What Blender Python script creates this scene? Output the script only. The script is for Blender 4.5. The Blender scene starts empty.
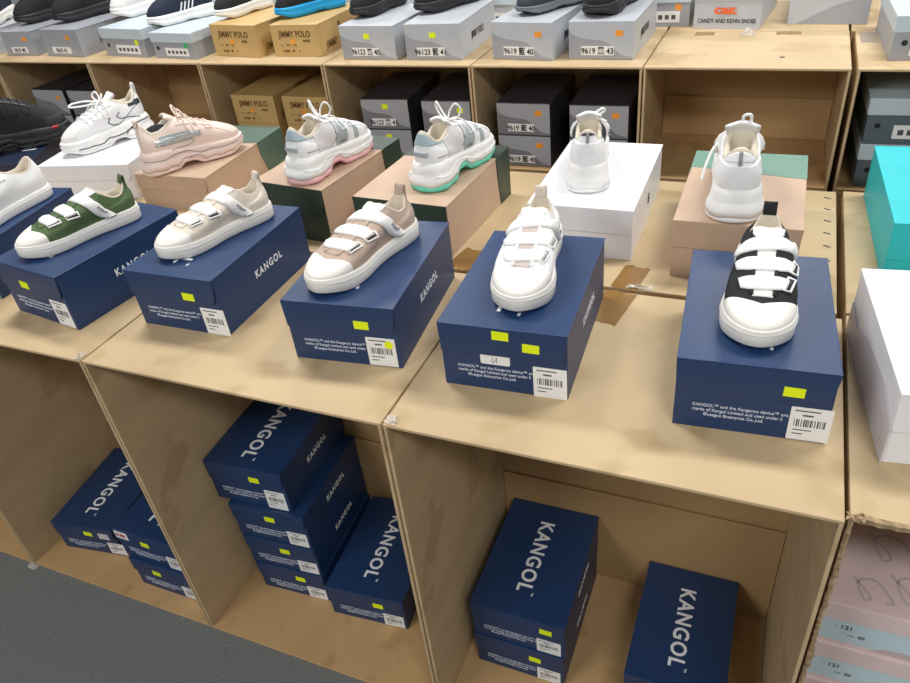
import bpy, bmesh, math, random, re
from math import sin, cos, pi, radians, atan2, hypot
from mathutils import Vector, Matrix
from mathutils.bvhtree import BVHTree

S = bpy.context.scene
C = S.collection
rnd = random.Random(7)

# ------------------------------------------------------------------ camera
cam = bpy.data.cameras.new('camera')
cam.sensor_width = 36.0
cam.lens = 734.16 / 910 * 36
cam.clip_start = 0.02
cam_o = bpy.data.objects.new('camera', cam)
cam_o.location = (1.152, -0.7193, 1.5904)
cam_o.rotation_euler = (radians(54.7438), radians(5.6769), radians(22.379))
C.objects.link(cam_o)
S.camera = cam_o

# ------------------------------------------------------------------ light
S.view_settings.view_transform = 'Standard'
S.view_settings.look = 'None'
S.view_settings.gamma = 1
S.view_settings.use_curve_mapping = False
S.view_settings.exposure = 0.0
w = bpy.data.worlds.new('world')
S.world = w
w.use_nodes = True
w.node_tree.nodes['Background'].inputs[0].default_value = (0.93, 0.97, 1.0, 1)
w.node_tree.nodes['Background'].inputs[1].default_value = 0.20

def area(name, loc, target, sx, sy, power, col=(1, 0.99, 0.975)):
    l = bpy.data.lights.new(name, 'AREA')
    l.shape = 'RECTANGLE'; l.size = sx; l.size_y = sy
    l.energy = power; l.color = col
    o = bpy.data.objects.new(name, l)
    o.location = loc
    d = Vector(target) - Vector(loc)
    o.rotation_euler = d.to_track_quat('-Z', 'Y').to_euler()
    C.objects.link(o)
    return o
area('ceiling_light_front_right', (2.2, -1.75, 3.1), (2.0, -1.0, 0), 1.2, 0.35, 42)
area('ceiling_light_front_left', (-0.9, -2.7, 2.9), (0.6, 0.0, 0.2), 1.6, 0.5, 50)
area('ceiling_light_middle_left', (-0.6, 1.0, 3.1), (-0.6, 1.0, 0), 1.2, 0.35, 44)
area('ceiling_light_middle_right', (1.9, 1.2, 3.1), (1.9, 1.2, 0), 1.2, 0.35, 44)
area('ceiling_light_back_left', (-1.6, 3.6, 3.1), (-1.6, 3.4, 0), 1.2, 0.35, 40)
area('ceiling_light_back_right', (1.2, 3.8, 3.1), (1.2, 3.6, 0), 1.2, 0.35, 40)

# ------------------------------------------------------------------ materials
def lin(c):
    return tuple(((v / 255) / 12.92 if v / 255 <= .04045 else ((v / 255 + .055) / 1.055) ** 2.4) for v in c)
def mix_col(nt, a, b, fac):
    m = nt.nodes.new('ShaderNodeMix'); m.data_type = 'RGBA'
    m.inputs[6].default_value = (*a, 1); m.inputs[7].default_value = (*b, 1)
    nt.links.new(fac, m.inputs[0])
    return m.outputs[2]
def mat(name, rgb, rough=.6, var=.06, scale=30, bump=0., bscale=200, metal=0., stretch=(1, 1, 1), spec=.5, sheen=0, trans=0, alpha=1, coat=0, speck=None):
    m = bpy.data.materials.new(name); m.use_nodes = True
    nt = m.node_tree; b = nt.nodes['Principled BSDF']
    c = lin(rgb)
    tc = nt.nodes.new('ShaderNodeTexCoord'); mp = nt.nodes.new('ShaderNodeMapping')
    mp.inputs['Scale'].default_value = stretch
    nt.links.new(tc.outputs['Object'], mp.inputs[0])
    n = nt.nodes.new('ShaderNodeTexNoise'); n.inputs['Scale'].default_value = scale; n.inputs['Detail'].default_value = 5
    nt.links.new(mp.outputs[0], n.inputs[0])
    r = nt.nodes.new('ShaderNodeMapRange'); r.inputs[1].default_value = .3; r.inputs[2].default_value = .7
    nt.links.new(n.outputs[0], r.inputs[0])
    lo = tuple(max(0, v * (1 - var)) for v in c); hi = tuple(min(1, v * (1 + var)) for v in c)
    out = mix_col(nt, lo, hi, r.outputs[0])
    if speck:
        n3 = nt.nodes.new('ShaderNodeTexNoise'); n3.inputs['Scale'].default_value = speck[1]; n3.inputs['Detail'].default_value = 2
        nt.links.new(tc.outputs['Object'], n3.inputs[0])
        r3 = nt.nodes.new('ShaderNodeMapRange'); r3.inputs[1].default_value = speck[2]; r3.inputs[2].default_value = speck[2] + .08
        nt.links.new(n3.outputs[0], r3.inputs[0])
        m2 = nt.nodes.new('ShaderNodeMix'); m2.data_type = 'RGBA'
        nt.links.new(r3.outputs[0], m2.inputs[0]); nt.links.new(out, m2.inputs[6]); m2.inputs[7].default_value = (*lin(speck[0]), 1)
        out = m2.outputs[2]
    nt.links.new(out, b.inputs['Base Color'])
    b.inputs['Roughness'].default_value = rough
    b.inputs['Metallic'].default_value = metal
    b.inputs['Specular IOR Level'].default_value = spec
    b.inputs['Sheen Weight'].default_value = sheen
    b.inputs['Coat Weight'].default_value = coat
    b.inputs['Alpha'].default_value = alpha
    b.inputs['Transmission Weight'].default_value = trans
    if bump:
        n2 = nt.nodes.new('ShaderNodeTexNoise'); n2.inputs['Scale'].default_value = bscale; n2.inputs['Detail'].default_value = 3
        nt.links.new(mp.outputs[0], n2.inputs[0])
        bp = nt.nodes.new('ShaderNodeBump'); bp.inputs['Strength'].default_value = bump; bp.inputs['Distance'].default_value = .002
        nt.links.new(n2.outputs[0], bp.inputs['Height']); nt.links.new(bp.outputs[0], b.inputs['Normal'])
    return m

CARD = mat('cardboard', (198, 173, 134), .62, .10, 5, .12, 60, stretch=(1, 1, 3), speck=((184, 158, 118), 9, .56))
CARD2 = mat('cardboard_flap', (192, 157, 110), .65, .10, 6, .12, 60, speck=((178, 142, 94), 9, .56))
CARD_IN = mat('cardboard_inside', (182, 148, 102), .75, .10, 5, .12, 60)
EDGE = mat('cardboard_edge', (150, 120, 84), .8, .25, 120, .3, 300)
TORN = mat('torn_cardboard', (158, 134, 102), .9, .35, 90, .6, 200)
TAPE = mat('brown_tape', (172, 128, 62), .28, .12, 40, .1, 60, coat=.3, alpha=.6)
TAPE2 = mat('pale_brown_tape', (190, 158, 108), .35, .08, 40, alpha=.45)
CLEAR = mat('clear_tape', (235, 228, 214), .12, .1, 60, .8, 60, coat=.8, alpha=.4)
NAVY = mat('navy_board', (29, 57, 98), .42, .05, 40, .03, 300, spec=.5)
NAVYD = mat('dark_navy_board', (30, 40, 66), .45, .05, 40, .03, 300)
INK = mat('white_print', (235, 238, 242), .5, .02)
INKF = mat('fine_white_print', (205, 212, 226), .5, .02)
BLACKP = mat('black_print', (30, 30, 32), .5, .02)
YELLOW = mat('yellow_sticker', (238, 255, 12), .5, .03)
ORANGE = mat('orange_sticker', (248, 158, 50), .5, .03)
GREENS = mat('green_sticker', (60, 190, 110), .5, .03)
PAPER = mat('label_paper', (240, 240, 238), .5, .02)
BAR = mat('barcode_ink', (85, 85, 92), .6, .02)
WBOX = mat('white_board', (236, 236, 240), .35, .02, 20, .02)
WBOX2 = mat('lavender_grey_print', (214, 208, 214), .4, .03, 20)  # pale grey-lavender print colour, also used for the blank sticker
KRAFT = mat('pinkish_kraft_board', (192, 164, 140), .55, .05, 20, .03)
DGREEN = mat('dark_green_board', (50, 66, 56), .4, .05, 20)
GLAREG = mat('green_board_with_glare', (98, 140, 122), .4, .05, 20)  # green board with the glare painted in: paler and greyer than the plain green
TURQ = mat('turquoise_board', (30, 188, 196), .45, .04, 20)
GREYB = mat('light_grey_board', (188, 192, 198), .38, .03, 20, spec=.6)
GREYM = mat('mid_grey_board', (160, 163, 170), .4, .03, 20)
GREYD = mat('charcoal_board', (58, 56, 60), .4, .04, 20)
GREYL = mat('pale_blue_grey_board', (196, 208, 216), .4, .03, 20)
TAN = mat('ochre_board', (198, 166, 108), .45, .05, 20)
TANINK = mat('brown_print', (110, 78, 34), .5, .03)
PINKB = mat('blush_pink_board', (228, 206, 204), .5, .04, 20)
PALEB = mat('pale_blue_print', (200, 220, 228), .5, .03, 20)
SWIRL = mat('grey_script_print', (200, 184, 184), .5, .03)
CARPET = mat('carpet', (112, 114, 112), .95, .3, 260, .8, 500, sheen=.3, speck=((146, 148, 146), 420, .6))
RUBW = mat('white_rubber', (240, 239, 236), .42, .02, 30)
RUBC = mat('cream_rubber', (238, 234, 226), .45, .02, 30)
LEAW = mat('white_leather', (240, 240, 240), .45, .02, 30, .05, 300)
MESHW = mat('white_mesh_fabric', (226, 224, 220), .85, .05, 300, .4, 900)
CANG = mat('green_canvas', (82, 104, 66), .9, .08, 300, .4, 900)
CANC = mat('cream_canvas', (220, 209, 194), .9, .05, 300, .35, 900)
CANT = mat('taupe_canvas', (188, 166, 150), .9, .05, 300, .35, 900)
CANW = mat('white_canvas', (240, 240, 238), .8, .03, 300, .25, 900)
CANB = mat('black_canvas', (24, 25, 28), .85, .1, 300, .35, 900)
LINING = mat('cream_lining', (214, 204, 186), .95, .05, 200, .3, 600)
LINB = mat('black_lining', (36, 36, 40), .95, .08, 200, .3, 600)
BLK = mat('black_knit', (27, 28, 32), .85, .12, 200, .5, 500)
BLKR = mat('black_rubber', (34, 35, 38), .5, .06, 50)
BLUSH = mat('blush_leather', (236, 216, 204), .5, .03, 30, .05)
BLUSHR = mat('blush_rubber', (234, 212, 202), .5, .03, 30)
GREYBLUE = mat('grey_blue_leather', (160, 178, 186), .45, .04, 30)
GREYSH = mat('silver_grey_leather', (170, 180, 184), .38, .04, 30)
SOFTG = mat('soft_grey_mesh', (222, 218, 218), .8, .04, 200, .3, 700)
PINKR = mat('pink_rubber', (240, 190, 194), .5, .03, 30)
MINTR = mat('mint_rubber', (110, 214, 186), .5, .03, 30)
LINEB = mat('black_piping', (36, 44, 52), .5, .03)
LINEG = mat('grey_piping', (140, 142, 148), .5, .03)
NAVYK = mat('navy_knit', (26, 36, 58), .8, .08, 200, .4, 500)
BLUER = mat('bright_blue_rubber', (20, 160, 225), .5, .03)
DGREYR = mat('grey_rubber', (112, 118, 124), .55, .04)
DGREYK = mat('dark_grey_knit', (56, 60, 68), .85, .08, 200, .4, 500)
IRID = mat('silver_glitter', (205, 215, 220), .2, .25, 400, .6, 500, metal=.6)
REDR = mat('red_rubber', (180, 40, 40), .5, .03)

# ------------------------------------------------------------------ helpers
def tag(o, label=None, cat=None, group=None, kind=None):
    if label: o['label'] = label
    if cat: o['category'] = cat
    if group: o['group'] = group
    if kind: o['kind'] = kind
    return o
def empty(name, loc, rz, label, cat, group=None):
    o = bpy.data.objects.new(name, None); C.objects.link(o)
    o.empty_display_size = .05
    o.location = loc; o.rotation_euler = (0, 0, rz)
    return tag(o, label, cat, group)
def mesh_obj(name, verts, faces, mats, parent=None, smooth=False, mi=None):
    me = bpy.data.meshes.new(name)
    me.from_pydata([tuple(v) for v in verts], [], faces)
    if not isinstance(mats, (list, tuple)): mats = [mats]
    for m in mats: me.materials.append(m)
    if mi:
        for p, i in zip(me.polygons, mi): p.material_index = i
    if smooth:
        for p in me.polygons: p.use_smooth = True
    me.update()
    o = bpy.data.objects.new(name, me); C.objects.link(o)
    if parent: o.parent = parent
    return o
class MB:
    def __init__(s): s.v = []; s.f = []; s.mi = []
    def add(s, v, f, mi=0):
        n = len(s.v); s.v += [Vector(p) for p in v]
        s.f += [tuple(i + n for i in q) for q in f]; s.mi += [mi] * len(f)
    def box(s, x0, x1, y0, y1, z0, z1, mi=0):
        s.add([(x0, y0, z0), (x1, y0, z0), (x1, y1, z0), (x0, y1, z0), (x0, y0, z1), (x1, y0, z1), (x1, y1, z1), (x0, y1, z1)],
              [(0, 3, 2, 1), (4, 5, 6, 7), (0, 1, 5, 4), (1, 2, 6, 5), (2, 3, 7, 6), (3, 0, 4, 7)], mi)
    def prism(s, pts, M, t, mi=0):
        """polygon pts (2D) extruded by t along the local normal, placed by matrix M"""
        n = len(pts)
        v = [M @ Vector((a, b, 0)) for a, b in pts] + [M @ Vector((a, b, t)) for a, b in pts]
        s.add(v, [tuple(range(n))[::-1], tuple(range(n, 2 * n))] + [(i, (i + 1) % n, (i + 1) % n + n, i + n) for i in range(n)], mi)
    def build(s, name, mats, parent=None, smooth=False, bevel=0):
        o = mesh_obj(name, s.v, s.f, mats, parent, smooth, s.mi)
        if bevel:
            m = o.modifiers.new('bevel', 'BEVEL'); m.width = bevel; m.segments = 2; m.limit_method = 'ANGLE'
        return o
def fr(ox, oy, oz, face):
    """frame on a face of a box: 2D u,v -> 3D"""
    ax = {'front': ((1, 0, 0), (0, 0, 1), (0, -1, 0)), 'right': ((0, 1, 0), (0, 0, 1), (1, 0, 0)),
          'left': ((0, -1, 0), (0, 0, 1), (-1, 0, 0)), 'top': ((1, 0, 0), (0, 1, 0), (0, 0, 1)),
          'topdown': ((0, -1, 0), (1, 0, 0), (0, 0, 1))}[face]
    M = Matrix.Identity(4)
    for c in range(3):
        for r in range(3): M[r][c] = ax[c][r]
    M[0][3], M[1][3], M[2][3] = ox, oy, oz
    return M
def rect(w, h, x=0, y=0, r=0):
    if not r: return [(x, y), (x + w, y), (x + w, y + h), (x, y + h)]
    p = []
    for cx, cy, a0 in ((x + w - r, y + r, -90), (x + w - r, y + h - r, 0), (x + r, y + h - r, 90), (x + r, y + r, 180)):
        for k in range(4): a = radians(a0 + k * 30); p.append((cx + r * cos(a), cy + r * sin(a)))
    return p
def flat(name, pts, M, m, parent, t=.0005):
    b = MB(); b.prism(pts, M, t)
    return b.build(name, m, parent)
_tc = {}
def text_geo(s, size, bold=0., spacing=1., align='LEFT', line=1., ext=.0003):
    k = (s, size, bold, spacing, align, line)
    if k not in _tc:
        cu = bpy.data.curves.new('t', 'FONT'); cu.body = s; cu.size = size; cu.offset = bold
        cu.space_character = spacing; cu.align_x = align; cu.space_line = line; cu.extrude = ext; cu.resolution_u = 3
        o = bpy.data.objects.new('t', cu); C.objects.link(o)
        bpy.context.view_layer.update()
        dg = bpy.context.evaluated_depsgraph_get()
        me = bpy.data.meshes.new_from_object(o.evaluated_get(dg))
        vs = [v.co.copy() for v in me.vertices]; fs = [tuple(p.vertices) for p in me.polygons]
        bpy.data.objects.remove(o); bpy.data.curves.remove(cu); bpy.data.meshes.remove(me)
        _tc[k] = (vs, fs)
    return _tc[k]
def text(name, s, size, M, m, parent, bold=0., spacing=1., align='LEFT', line=1., sx=1.):
    vs, fs = text_geo(s, size, bold, spacing, align, line)
    return mesh_obj(name, [M @ Vector((v.x * sx, v.y, v.z + .0005)) for v in vs], fs, m, parent)
def catmull(P, n, closed=False):
    P = [Vector(p) for p in P]; out = []; N = len(P)
    segs = N if closed else N - 1
    g = lambda i: P[i % N] if closed else P[max(0, min(N - 1, i))]
    for i in range(segs):
        a, b, c, d = g(i - 1), g(i), g(i + 1), g(i + 2)
        for k in range(n):
            t = k / n
            out.append(.5 * ((2 * b) + (-a + c) * t + (2 * a - 5 * b + 4 * c - d) * t * t + (-a + 3 * b - 3 * c + d) * t ** 3))
    if not closed: out.append(P[-1])
    return out
def tube_geo(P, r, n=7, flatten=1.):
    V = []; F = []; m = len(P); up = Vector((0, 0, 1)); pn = None
    for i, p in enumerate(P):
        t = (P[min(i + 1, m - 1)] - P[max(i - 1, 0)])
        if t.length < 1e-9: t = Vector((0, 1, 0))
        t.normalize()
        if pn is None:
            pn = t.cross(up)
            if pn.length < .1: pn = t.cross(Vector((1, 0, 0)))
        pn = (pn - t * pn.dot(t))
        pn.normalize(); q = t.cross(pn)
        for k in range(n):
            a = 2 * pi * k / n
            V.append(p + pn * (cos(a) * r) + q * (sin(a) * r * flatten))
    for i in range(m - 1):
        for k in range(n):
            F.append((i * n + k, i * n + (k + 1) % n, (i + 1) * n + (k + 1) % n, (i + 1) * n + k))
    F.append(tuple(range(n))[::-1]); F.append(tuple((m - 1) * n + k for k in range(n)))
    return V, F
def sm(a, b, x):
    t = max(0, min(1, (x - a) / (b - a))); return t * t * (3 - 2 * t)

# ------------------------------------------------------------------ floor (structure)
fb = MB(); fb.box(-5, 5, -4, 6, -.05, 0)
tag(fb.build('floor', CARPET), kind='structure')

# ------------------------------------------------------------------ cartons
H = .8431
T = .006
def carton(x0, x1, y0, y1, z0, z1, label, group, opened=True, flapz=None, inner_seam=True, rz=0):
    W, D, h = x1 - x0, y1 - y0, z1 - z0
    t = empty('cardboard_carton', ((x0 + x1) / 2, (y0 + y1) / 2, z0), rz, label, 'carton', group)
    a, b = W / 2, D / 2
    def panel(name, x0, x1, y0, y1, z0, z1, m=CARD):
        q = MB(); q.box(x0, x1, y0, y1, z0, z1)
        return q.build(name, m, t, bevel=.0015)
    panel('top_panel', -a, a, -b, b, h - T, h)
    panel('side_panel', -a, -a + T, -b + .0004, b, 0, h - T, CARD)
    panel('side_panel', a - T, a, -b + .0004, b, 0, h - T, CARD)
    panel('back_panel', -a + T, a - T, b - T, b, 0, h - T, CARD_IN)
    if opened:
        panel('bottom_panel', -a + T, a - T, -b, b - T, 0, T, CARD2)
        if flapz:
            panel('back_flap', -a + T + .001, a - T - .001, b - T - .0075, b - T - .004, T + .0005, flapz, CARD_IN)
    else:
        panel('front_panel', -a + T, a - T, -b, -b + T, 0, h - T, CARD_IN)
        panel('bottom_panel', -a + T, a - T, -b + T, b - T, 0, T, CARD2)
    return t
def tape_strip(parent, x0, y0, x1, y1, wd, z, m=TAPE, torn=True, name='tape'):
    """strip on a top surface from one point to another (local coords), ragged ends"""
    d = Vector((x1 - x0, y1 - y0, 0)); n = Vector((-d.y, d.x, 0)).normalized() * wd / 2
    k = 7; L = []; R_ = []
    u = d.normalized()
    e0 = [Vector((x0, y0, z)) + n * (1 - 2 * i / k) + u * (rnd.uniform(-.004, .004) if torn else 0) for i in range(k + 1)]
    e1 = [Vector((x1, y1, z)) - n * (1 - 2 * i / k) + u * (rnd.uniform(-.004, .004) if torn else 0) for i in range(k + 1)]
    pts = [(p.x, p.y) for p in e1 + e0][::-1]
    # order: make counter-clockwise polygon
    A = sum(pts[i][0] * pts[(i + 1) % len(pts)][1] - pts[(i + 1) % len(pts)][0] * pts[i][1] for i in range(len(pts)))
    if A < 0: pts = pts[::-1]
    b = MB(); b.prism(pts, Matrix.Translation((0, 0, z)), .0004)
    return b.build(name, m, parent)
def crumple(parent, x, y, z, sx, sy, n=7, m=CLEAR, name='crumpled_tape', hgt=.012):
    V = []; F = []
    for i in range(n + 1):
        for j in range(n + 1):
            V.append((x + sx * (i / n - .5) + rnd.uniform(-.003, .003), y + sy * (j / n - .5) + rnd.uniform(-.003, .003), z + .0015 + rnd.uniform(0, hgt) * sin(pi * i / n) * sin(pi * j / n)))
    for i in range(n):
        for j in range(n):
            a = i * (n + 1) + j; F.append((a, a + n + 1, a + n + 2, a + 1))
    o = mesh_obj(name, V, F, m, parent)
    md = o.modifiers.new('s', 'SOLIDIFY'); md.thickness = .0004
    return o

g1 = 'open cartons in the front row'
fx = [-1.246, -.6145, .0155, .6505, 1.2995]
flabs = ['open brown cardboard carton at the far left edge of the front row',
         'open cardboard carton with three navy shoe boxes on its floor, under the green shoe',
         'open cardboard carton holding a stack of four navy shoe boxes',
         'wide open cardboard carton nearest the camera, holding two stacked boxes and a lone one']
front = []
for i in range(4):
    front.append(carton(fx[i] + .002, fx[i + 1] - .002, 0, .462, 0, H, flabs[i], g1, True, .305))
rc = carton(1.3035, 1.935, .012, .475, 0, H, 'open carton with a ragged torn edge at the right, holding pink boxes', g1, True, .4)
# ragged edge of the right carton
def ragged(parent, path, wd, name='torn_edge'):
    P = catmull(path, 9); V = []; F = []; j = .6
    for i, p in enumerate(P):
        j = max(.35, min(1., j + rnd.uniform(-.28, .28)))
        a = Vector((rnd.uniform(-.002, .001), -rnd.uniform(.0, .004) * j, rnd.uniform(-.003, .003)))
        V += [p + Vector((-.0005, 0, 0)) + a * .6, p + Vector((wd * j, 0, 0)) + a, p + Vector((wd * j * .9, .014, 0)), p + Vector((0, .014, 0))]
    for i in range(len(P) - 1):
        for k in range(4): F.append((i * 4 + k, i * 4 + (k + 1) % 4, (i + 1) * 4 + (k + 1) % 4, (i + 1) * 4 + k))
    F += [(3, 2, 1, 0), tuple(len(V) - 4 + k for k in range(4))]
    return mesh_obj(name, V, F, TORN, parent)
lx, ly = -.3157, -.2315
ragged(rc, [(lx, ly - .001, H - .002 - k * .055) for k in range(16)], .010)
q = MB(); nT = 90; Vt = []
for k in range(nT + 1):
    x = lx + .006 + k * .60 / nT; e = rnd.uniform(.0, .0022)
    Vt += [(x, ly + .005, H + .0006), (x, ly - .0012 - e, H + .0004), (x, ly - .0014 - e * .7, H - .006 - rnd.uniform(0, .003)), (x, ly + .001, H - .006)]
q.add(Vt, [(k * 4 + a, (k + 1) * 4 + a, (k + 1) * 4 + (a + 1) % 4, k * 4 + (a + 1) % 4) for k in range(nT) for a in range(4)])
q.build('torn_edge', TORN, rc)
crumple(rc, lx + .012, ly + .004, H - .004, .03, .014, 6, TORN, 'torn_corner', .008)

g2 = 'closed cartons in the second row'
mx = [-1.25, -.62, .0, .645, 1.2915]
mlabs = ['closed cardboard carton under the black and the white chunky sneakers, at the left',
         'closed cardboard carton under the blush and the pink-soled sneakers, behind the cream one',
         'closed cardboard carton in the second row under the mint-soled sneaker box',
         'closed second row carton with brown tape and staple slits, under the rightmost kraft box']
mid = []
for i in range(4):
    mid.append(carton(mx[i] + .002, mx[i + 1] - .002, .476, .978, 0, H, mlabs[i], g2, False))
mr = carton(1.3035, 1.935, .482, .985, 0, H, 'closed carton under the turquoise box at the right', g2, False)
# staple slits along the right edge of the fourth middle carton
q = MB()
for k in range(9):
    y = -.235 + k * .056
    q.prism([(.297, y + .003), (.310, y - .003), (.311, y - .001), (.298, y + .0055)], Matrix.Translation((0, 0, H)), .0012)
q.build('staple_slit', BAR, mid[3])
# tape
def loc(t, x, y): return x - t.location.x, y - t.location.y
m3 = mid[3]; f3 = front[3]
x, y = loc(m3, .925, .48)
tape_strip(m3, x, -.25, x + .012, -.25 + .085, .05, H)
tape_strip(front[3], *loc(f3, .925, .461), *loc(f3, .908, .355), .060, H)
tape_strip(mid[2], *loc(mid[2], .585, .4765), *loc(mid[2], .60, .56), .06, H)
crumple(m3, *loc(m3, .955, .484), H + .0005, .05, .012, hgt=.007)
crumple(front[3], *loc(f3, -.0 + .663, .012), H + .0005, .02, .02, 4, CLEAR)
crumple(front[1], *loc(front[1], .005, .01), H + .0005, .014, .02, 4, CLEAR)
crumple(front[1], *loc(front[1], -.605, -.006), .001, .035, .02, 4, CLEAR, hgt=.01)

# back tier: a bottom row of closed cartons carries a row of open ones
ZB, ZF, YB = 1.0566, .7659, 1.159
bx = [-1.951, -1.491, -1.031, -.557, -.101, .365, .823, 1.285, 1.745]
blabs = ['open back row carton at the far left edge, under the pile of dark shoes',
         'open back row carton with a charcoal box in it, behind the black chunky sneaker',
         'empty-looking open back row carton behind the white black-lined sneaker',
         'open back row carton holding ochre boxes',
         'open back row carton holding charcoal boxes behind the pink-soled sneaker',
         'open back row carton with stacked charcoal boxes, behind the white box',
         'wide empty open carton in the back row, above the kraft box',
         'open back row carton at the right with grey lidded boxes inside']
back = []
for i in range(8):
    dx = .009 if i == 7 else 0
    back.append(carton(bx[i] + .002 + dx, bx[i + 1] - .002, YB, 1.492, ZF, ZB, blabs[i], 'open cartons in the back row', True, .12))
for i in range(8):
    dx = .009 if i == 7 else 0
    carton(bx[i] + .002 + dx, bx[i + 1] - .002, YB, 1.492, 0, ZF - .0005, 'closed carton under the back row of open cartons', 'closed cartons carrying the back row', False)
far = []
for i in range(8):
    far.append(carton(bx[i] + .003, bx[i + 1] - .003, 1.497, 2.1, 0, ZB, 'closed carton in the farthest row, only its top showing behind the display boxes', 'farthest row of closed cartons', False))
b6 = back[6]
tape_strip(b6, *loc(b6, .93, 1.492), *loc(b6, .93, 1.455), .05, ZB - ZF, TAPE2)
tape_strip(b6, *loc(b6, 1.14, 1.492), *loc(b6, 1.14, 1.46), .06, ZB - ZF, TAPE2)
crumple(b6, *loc(b6, 1.04, 1.47), ZB - ZF, .035, .05, 6, CLEAR, hgt=.02)
q = MB(); q.prism([(.007 * cos(k * pi / 4), .005 * sin(k * pi / 4)) for k in range(8)], Matrix.Translation((*loc(b6, 1.135, 1.25), ZB - ZF)), .0004)
q.build('dark_spot', BLACKP, b6)
tape_strip(back[7], *loc(back[7], 1.325, 1.38), *loc(back[7], 1.325, 1.48), .04, ZB - ZF, CLEAR)

# ------------------------------------------------------------------ shoe boxes
def box_core(name, x, y, z, th, W, L, h, label, cat, group, body, lid, flap=.4, flapin=.012, flap_m=None, far_band=None, top_body=None):
    """one-piece box with a hinged lid whose front flap hangs over the short front end"""
    t = empty(name, (x, y, z), th, label, cat, group)
    a, b = W / 2, L / 2
    q = MB(); q.box(-a + .0015, a - .0015, -b + .004, b, 0, h - .003)
    q.build('box_body', body, t, bevel=.001)
    q = MB()
    q.box(-a, a, -b, b, h - .003, h)
    fh = h * flap
    if flap:
        M = fr(-a, -b, h - .003, 'front')
        # front flap: hangs down, lower right corner cut back
        q.prism([(0, 0), (.002, -fh), (W - flapin, -fh), (W - flapin * .35, -fh * .72), (W, 0)], M @ Matrix.Translation((0, 0, -.0025)), .0025)
    o = q.build('lid', lid, t, bevel=.0008)
    return t, o
def barcode(parent, M, w_, h_, name='barcode_label', dot=False):
    o = flat(name, rect(w_, h_, r=.0015), M, PAPER, parent, .0006)
    q = MB(); x = w_ * .12
    r2 = random.Random(3)
    while x < w_ * .85:
        bw = r2.choice((.0008, .0012, .002)); q.prism(rect(bw, h_ * .22, x, h_ * .42), M @ Matrix.Translation((0, 0, .0006)), .0002); x += bw + r2.choice((.0008, .0014, .002))
    q.prism(rect(w_ * .6, h_ * .035, w_ * .1, h_ * .88), M @ Matrix.Translation((0, 0, .0006)), .0002)
    q.prism(rect(w_ * .25, h_ * .05, w_ * .3, h_ * .74), M @ Matrix.Translation((0, 0, .0006)), .0002)
    q.prism(rect(w_ * .45, h_ * .03, w_ * .12, h_ * .30), M @ Matrix.Translation((0, 0, .0006)), .0002)
    q.prism(rect(w_ * .25, h_ * .03, w_ * .12, h_ * .18), M @ Matrix.Translation((0, 0, .0006)), .0002)
    q.build('barcode', BAR, o)
    if dot:
        flat('price_dot', [(w_ * .78 + .008 * cos(k * pi / 6), h_ * .78 + .008 * sin(k * pi / 6)) for k in range(12)], M @ Matrix.Translation((0, 0, .0008)), YELLOW, o, .0003)
    return o
FINE = 'KANGOL™ and the Kangaroo device™ are\nmarks of Kangol Limited and used under li\n        ©League Enterprise Co.,Ltd.'
def kangol(x, y, z, th, W, L, h, label, group, stickers=((.55, .62),), lab=(.70, .02), dot=False, extra=None, toptext=True, side=True, topshift=0.):
    t, lid = box_core('shoe_box', x, y, z, th, W, L, h, label, 'shoe box', group, NAVY, NAVY)
    a, b = W / 2, L / 2
    k = h / .123
    if toptext:
        text('brand_lettering', 'KANGOL', .046, fr(-.014 * W / .2 - .004, b - .052 - topshift, h, 'topdown'), INK, lid, .0010, 1.16, sx=.95)
        text('trademark_sign', '™', .011, fr(.012, b - .052 - topshift - .196, h, 'topdown'), INK, lid, 0)
    if side:
        text('side_lettering', 'KANGOL', .022, fr(a - .0014, -.035, h * .48, 'right'), INK, t, .0005, 1.3, sx=.86)
        text('side_lettering', 'KANGOL', .024, fr(-a + .0014, .08, h * .48, 'left'), INK, t, .0005, 1.2, sx=.86)
    Mf = fr(-a, -b + .004, 0, 'front')
    text('trademark_notice', FINE, .0074, fr(-a + W * .13, -b + .0038, h * .33, 'front'), INKF, t, .00012, 1.02, line=1.1, sx=.92)
    for i, (u, v) in enumerate(stickers):
        flat('price_sticker', [(0, .0004), (.0265, 0), (.0268, .0155), (.0004, .0162)], fr(-a + W * u, -b, h * v, 'front'), YELLOW, t, .0006)
    if lab:
        barcode(t, fr(-a + W * lab[0], -b + .004, h * lab[1], 'front') @ Matrix.Translation((0, 0, .0006)), .053, .05 * k if k < 1 else .058, dot=dot)
    if extra:
        o = flat('handwritten_sticker', rect(.048, .021, r=.003), fr(-a + W * extra[0], -b + .004, h * extra[1], 'front'), PAPER, t, .0012)
        v, f = tube_geo(catmull([fr(-a + W * extra[0], -b + .004 - .0014, h * extra[1], 'front') @ Vector(p) for p in [(.020, .014, 0), (.019, .006, 0), (.022, .005, 0), (.027, .013, 0), (.026, .004, 0)]], 5), .0005, 5)
        mesh_obj('pen_mark', v, f, BAR, o)
    return t
gK = 'navy display boxes along the front row'
kangol(-.150, .245, H, -.13, .2056, .31, .123, 'navy shoe box carrying the green velcro sneaker', gK, ((.34, .60),))
kangol(.1497, .2917, H, .0175, .2056, .31, .123, 'navy shoe box carrying the cream velcro sneaker', gK, ((.62, .60),), lab=(.76, .01), topshift=.012)
kangol(.5071, .2792, H, .0979, .2056, .31, .123, 'navy shoe box carrying the taupe velcro sneaker', gK, ((.63, .63),), dot=True)
kangol(.8029, .2788, H, .0509, .2056, .31, .123, 'navy shoe box with two yellow stickers and a handwritten one, under the all-white velcro sneaker', gK, ((.43, .83), (.66, .69)), lab=(.73, .0), extra=(.32, .42), topshift=.012)
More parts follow.
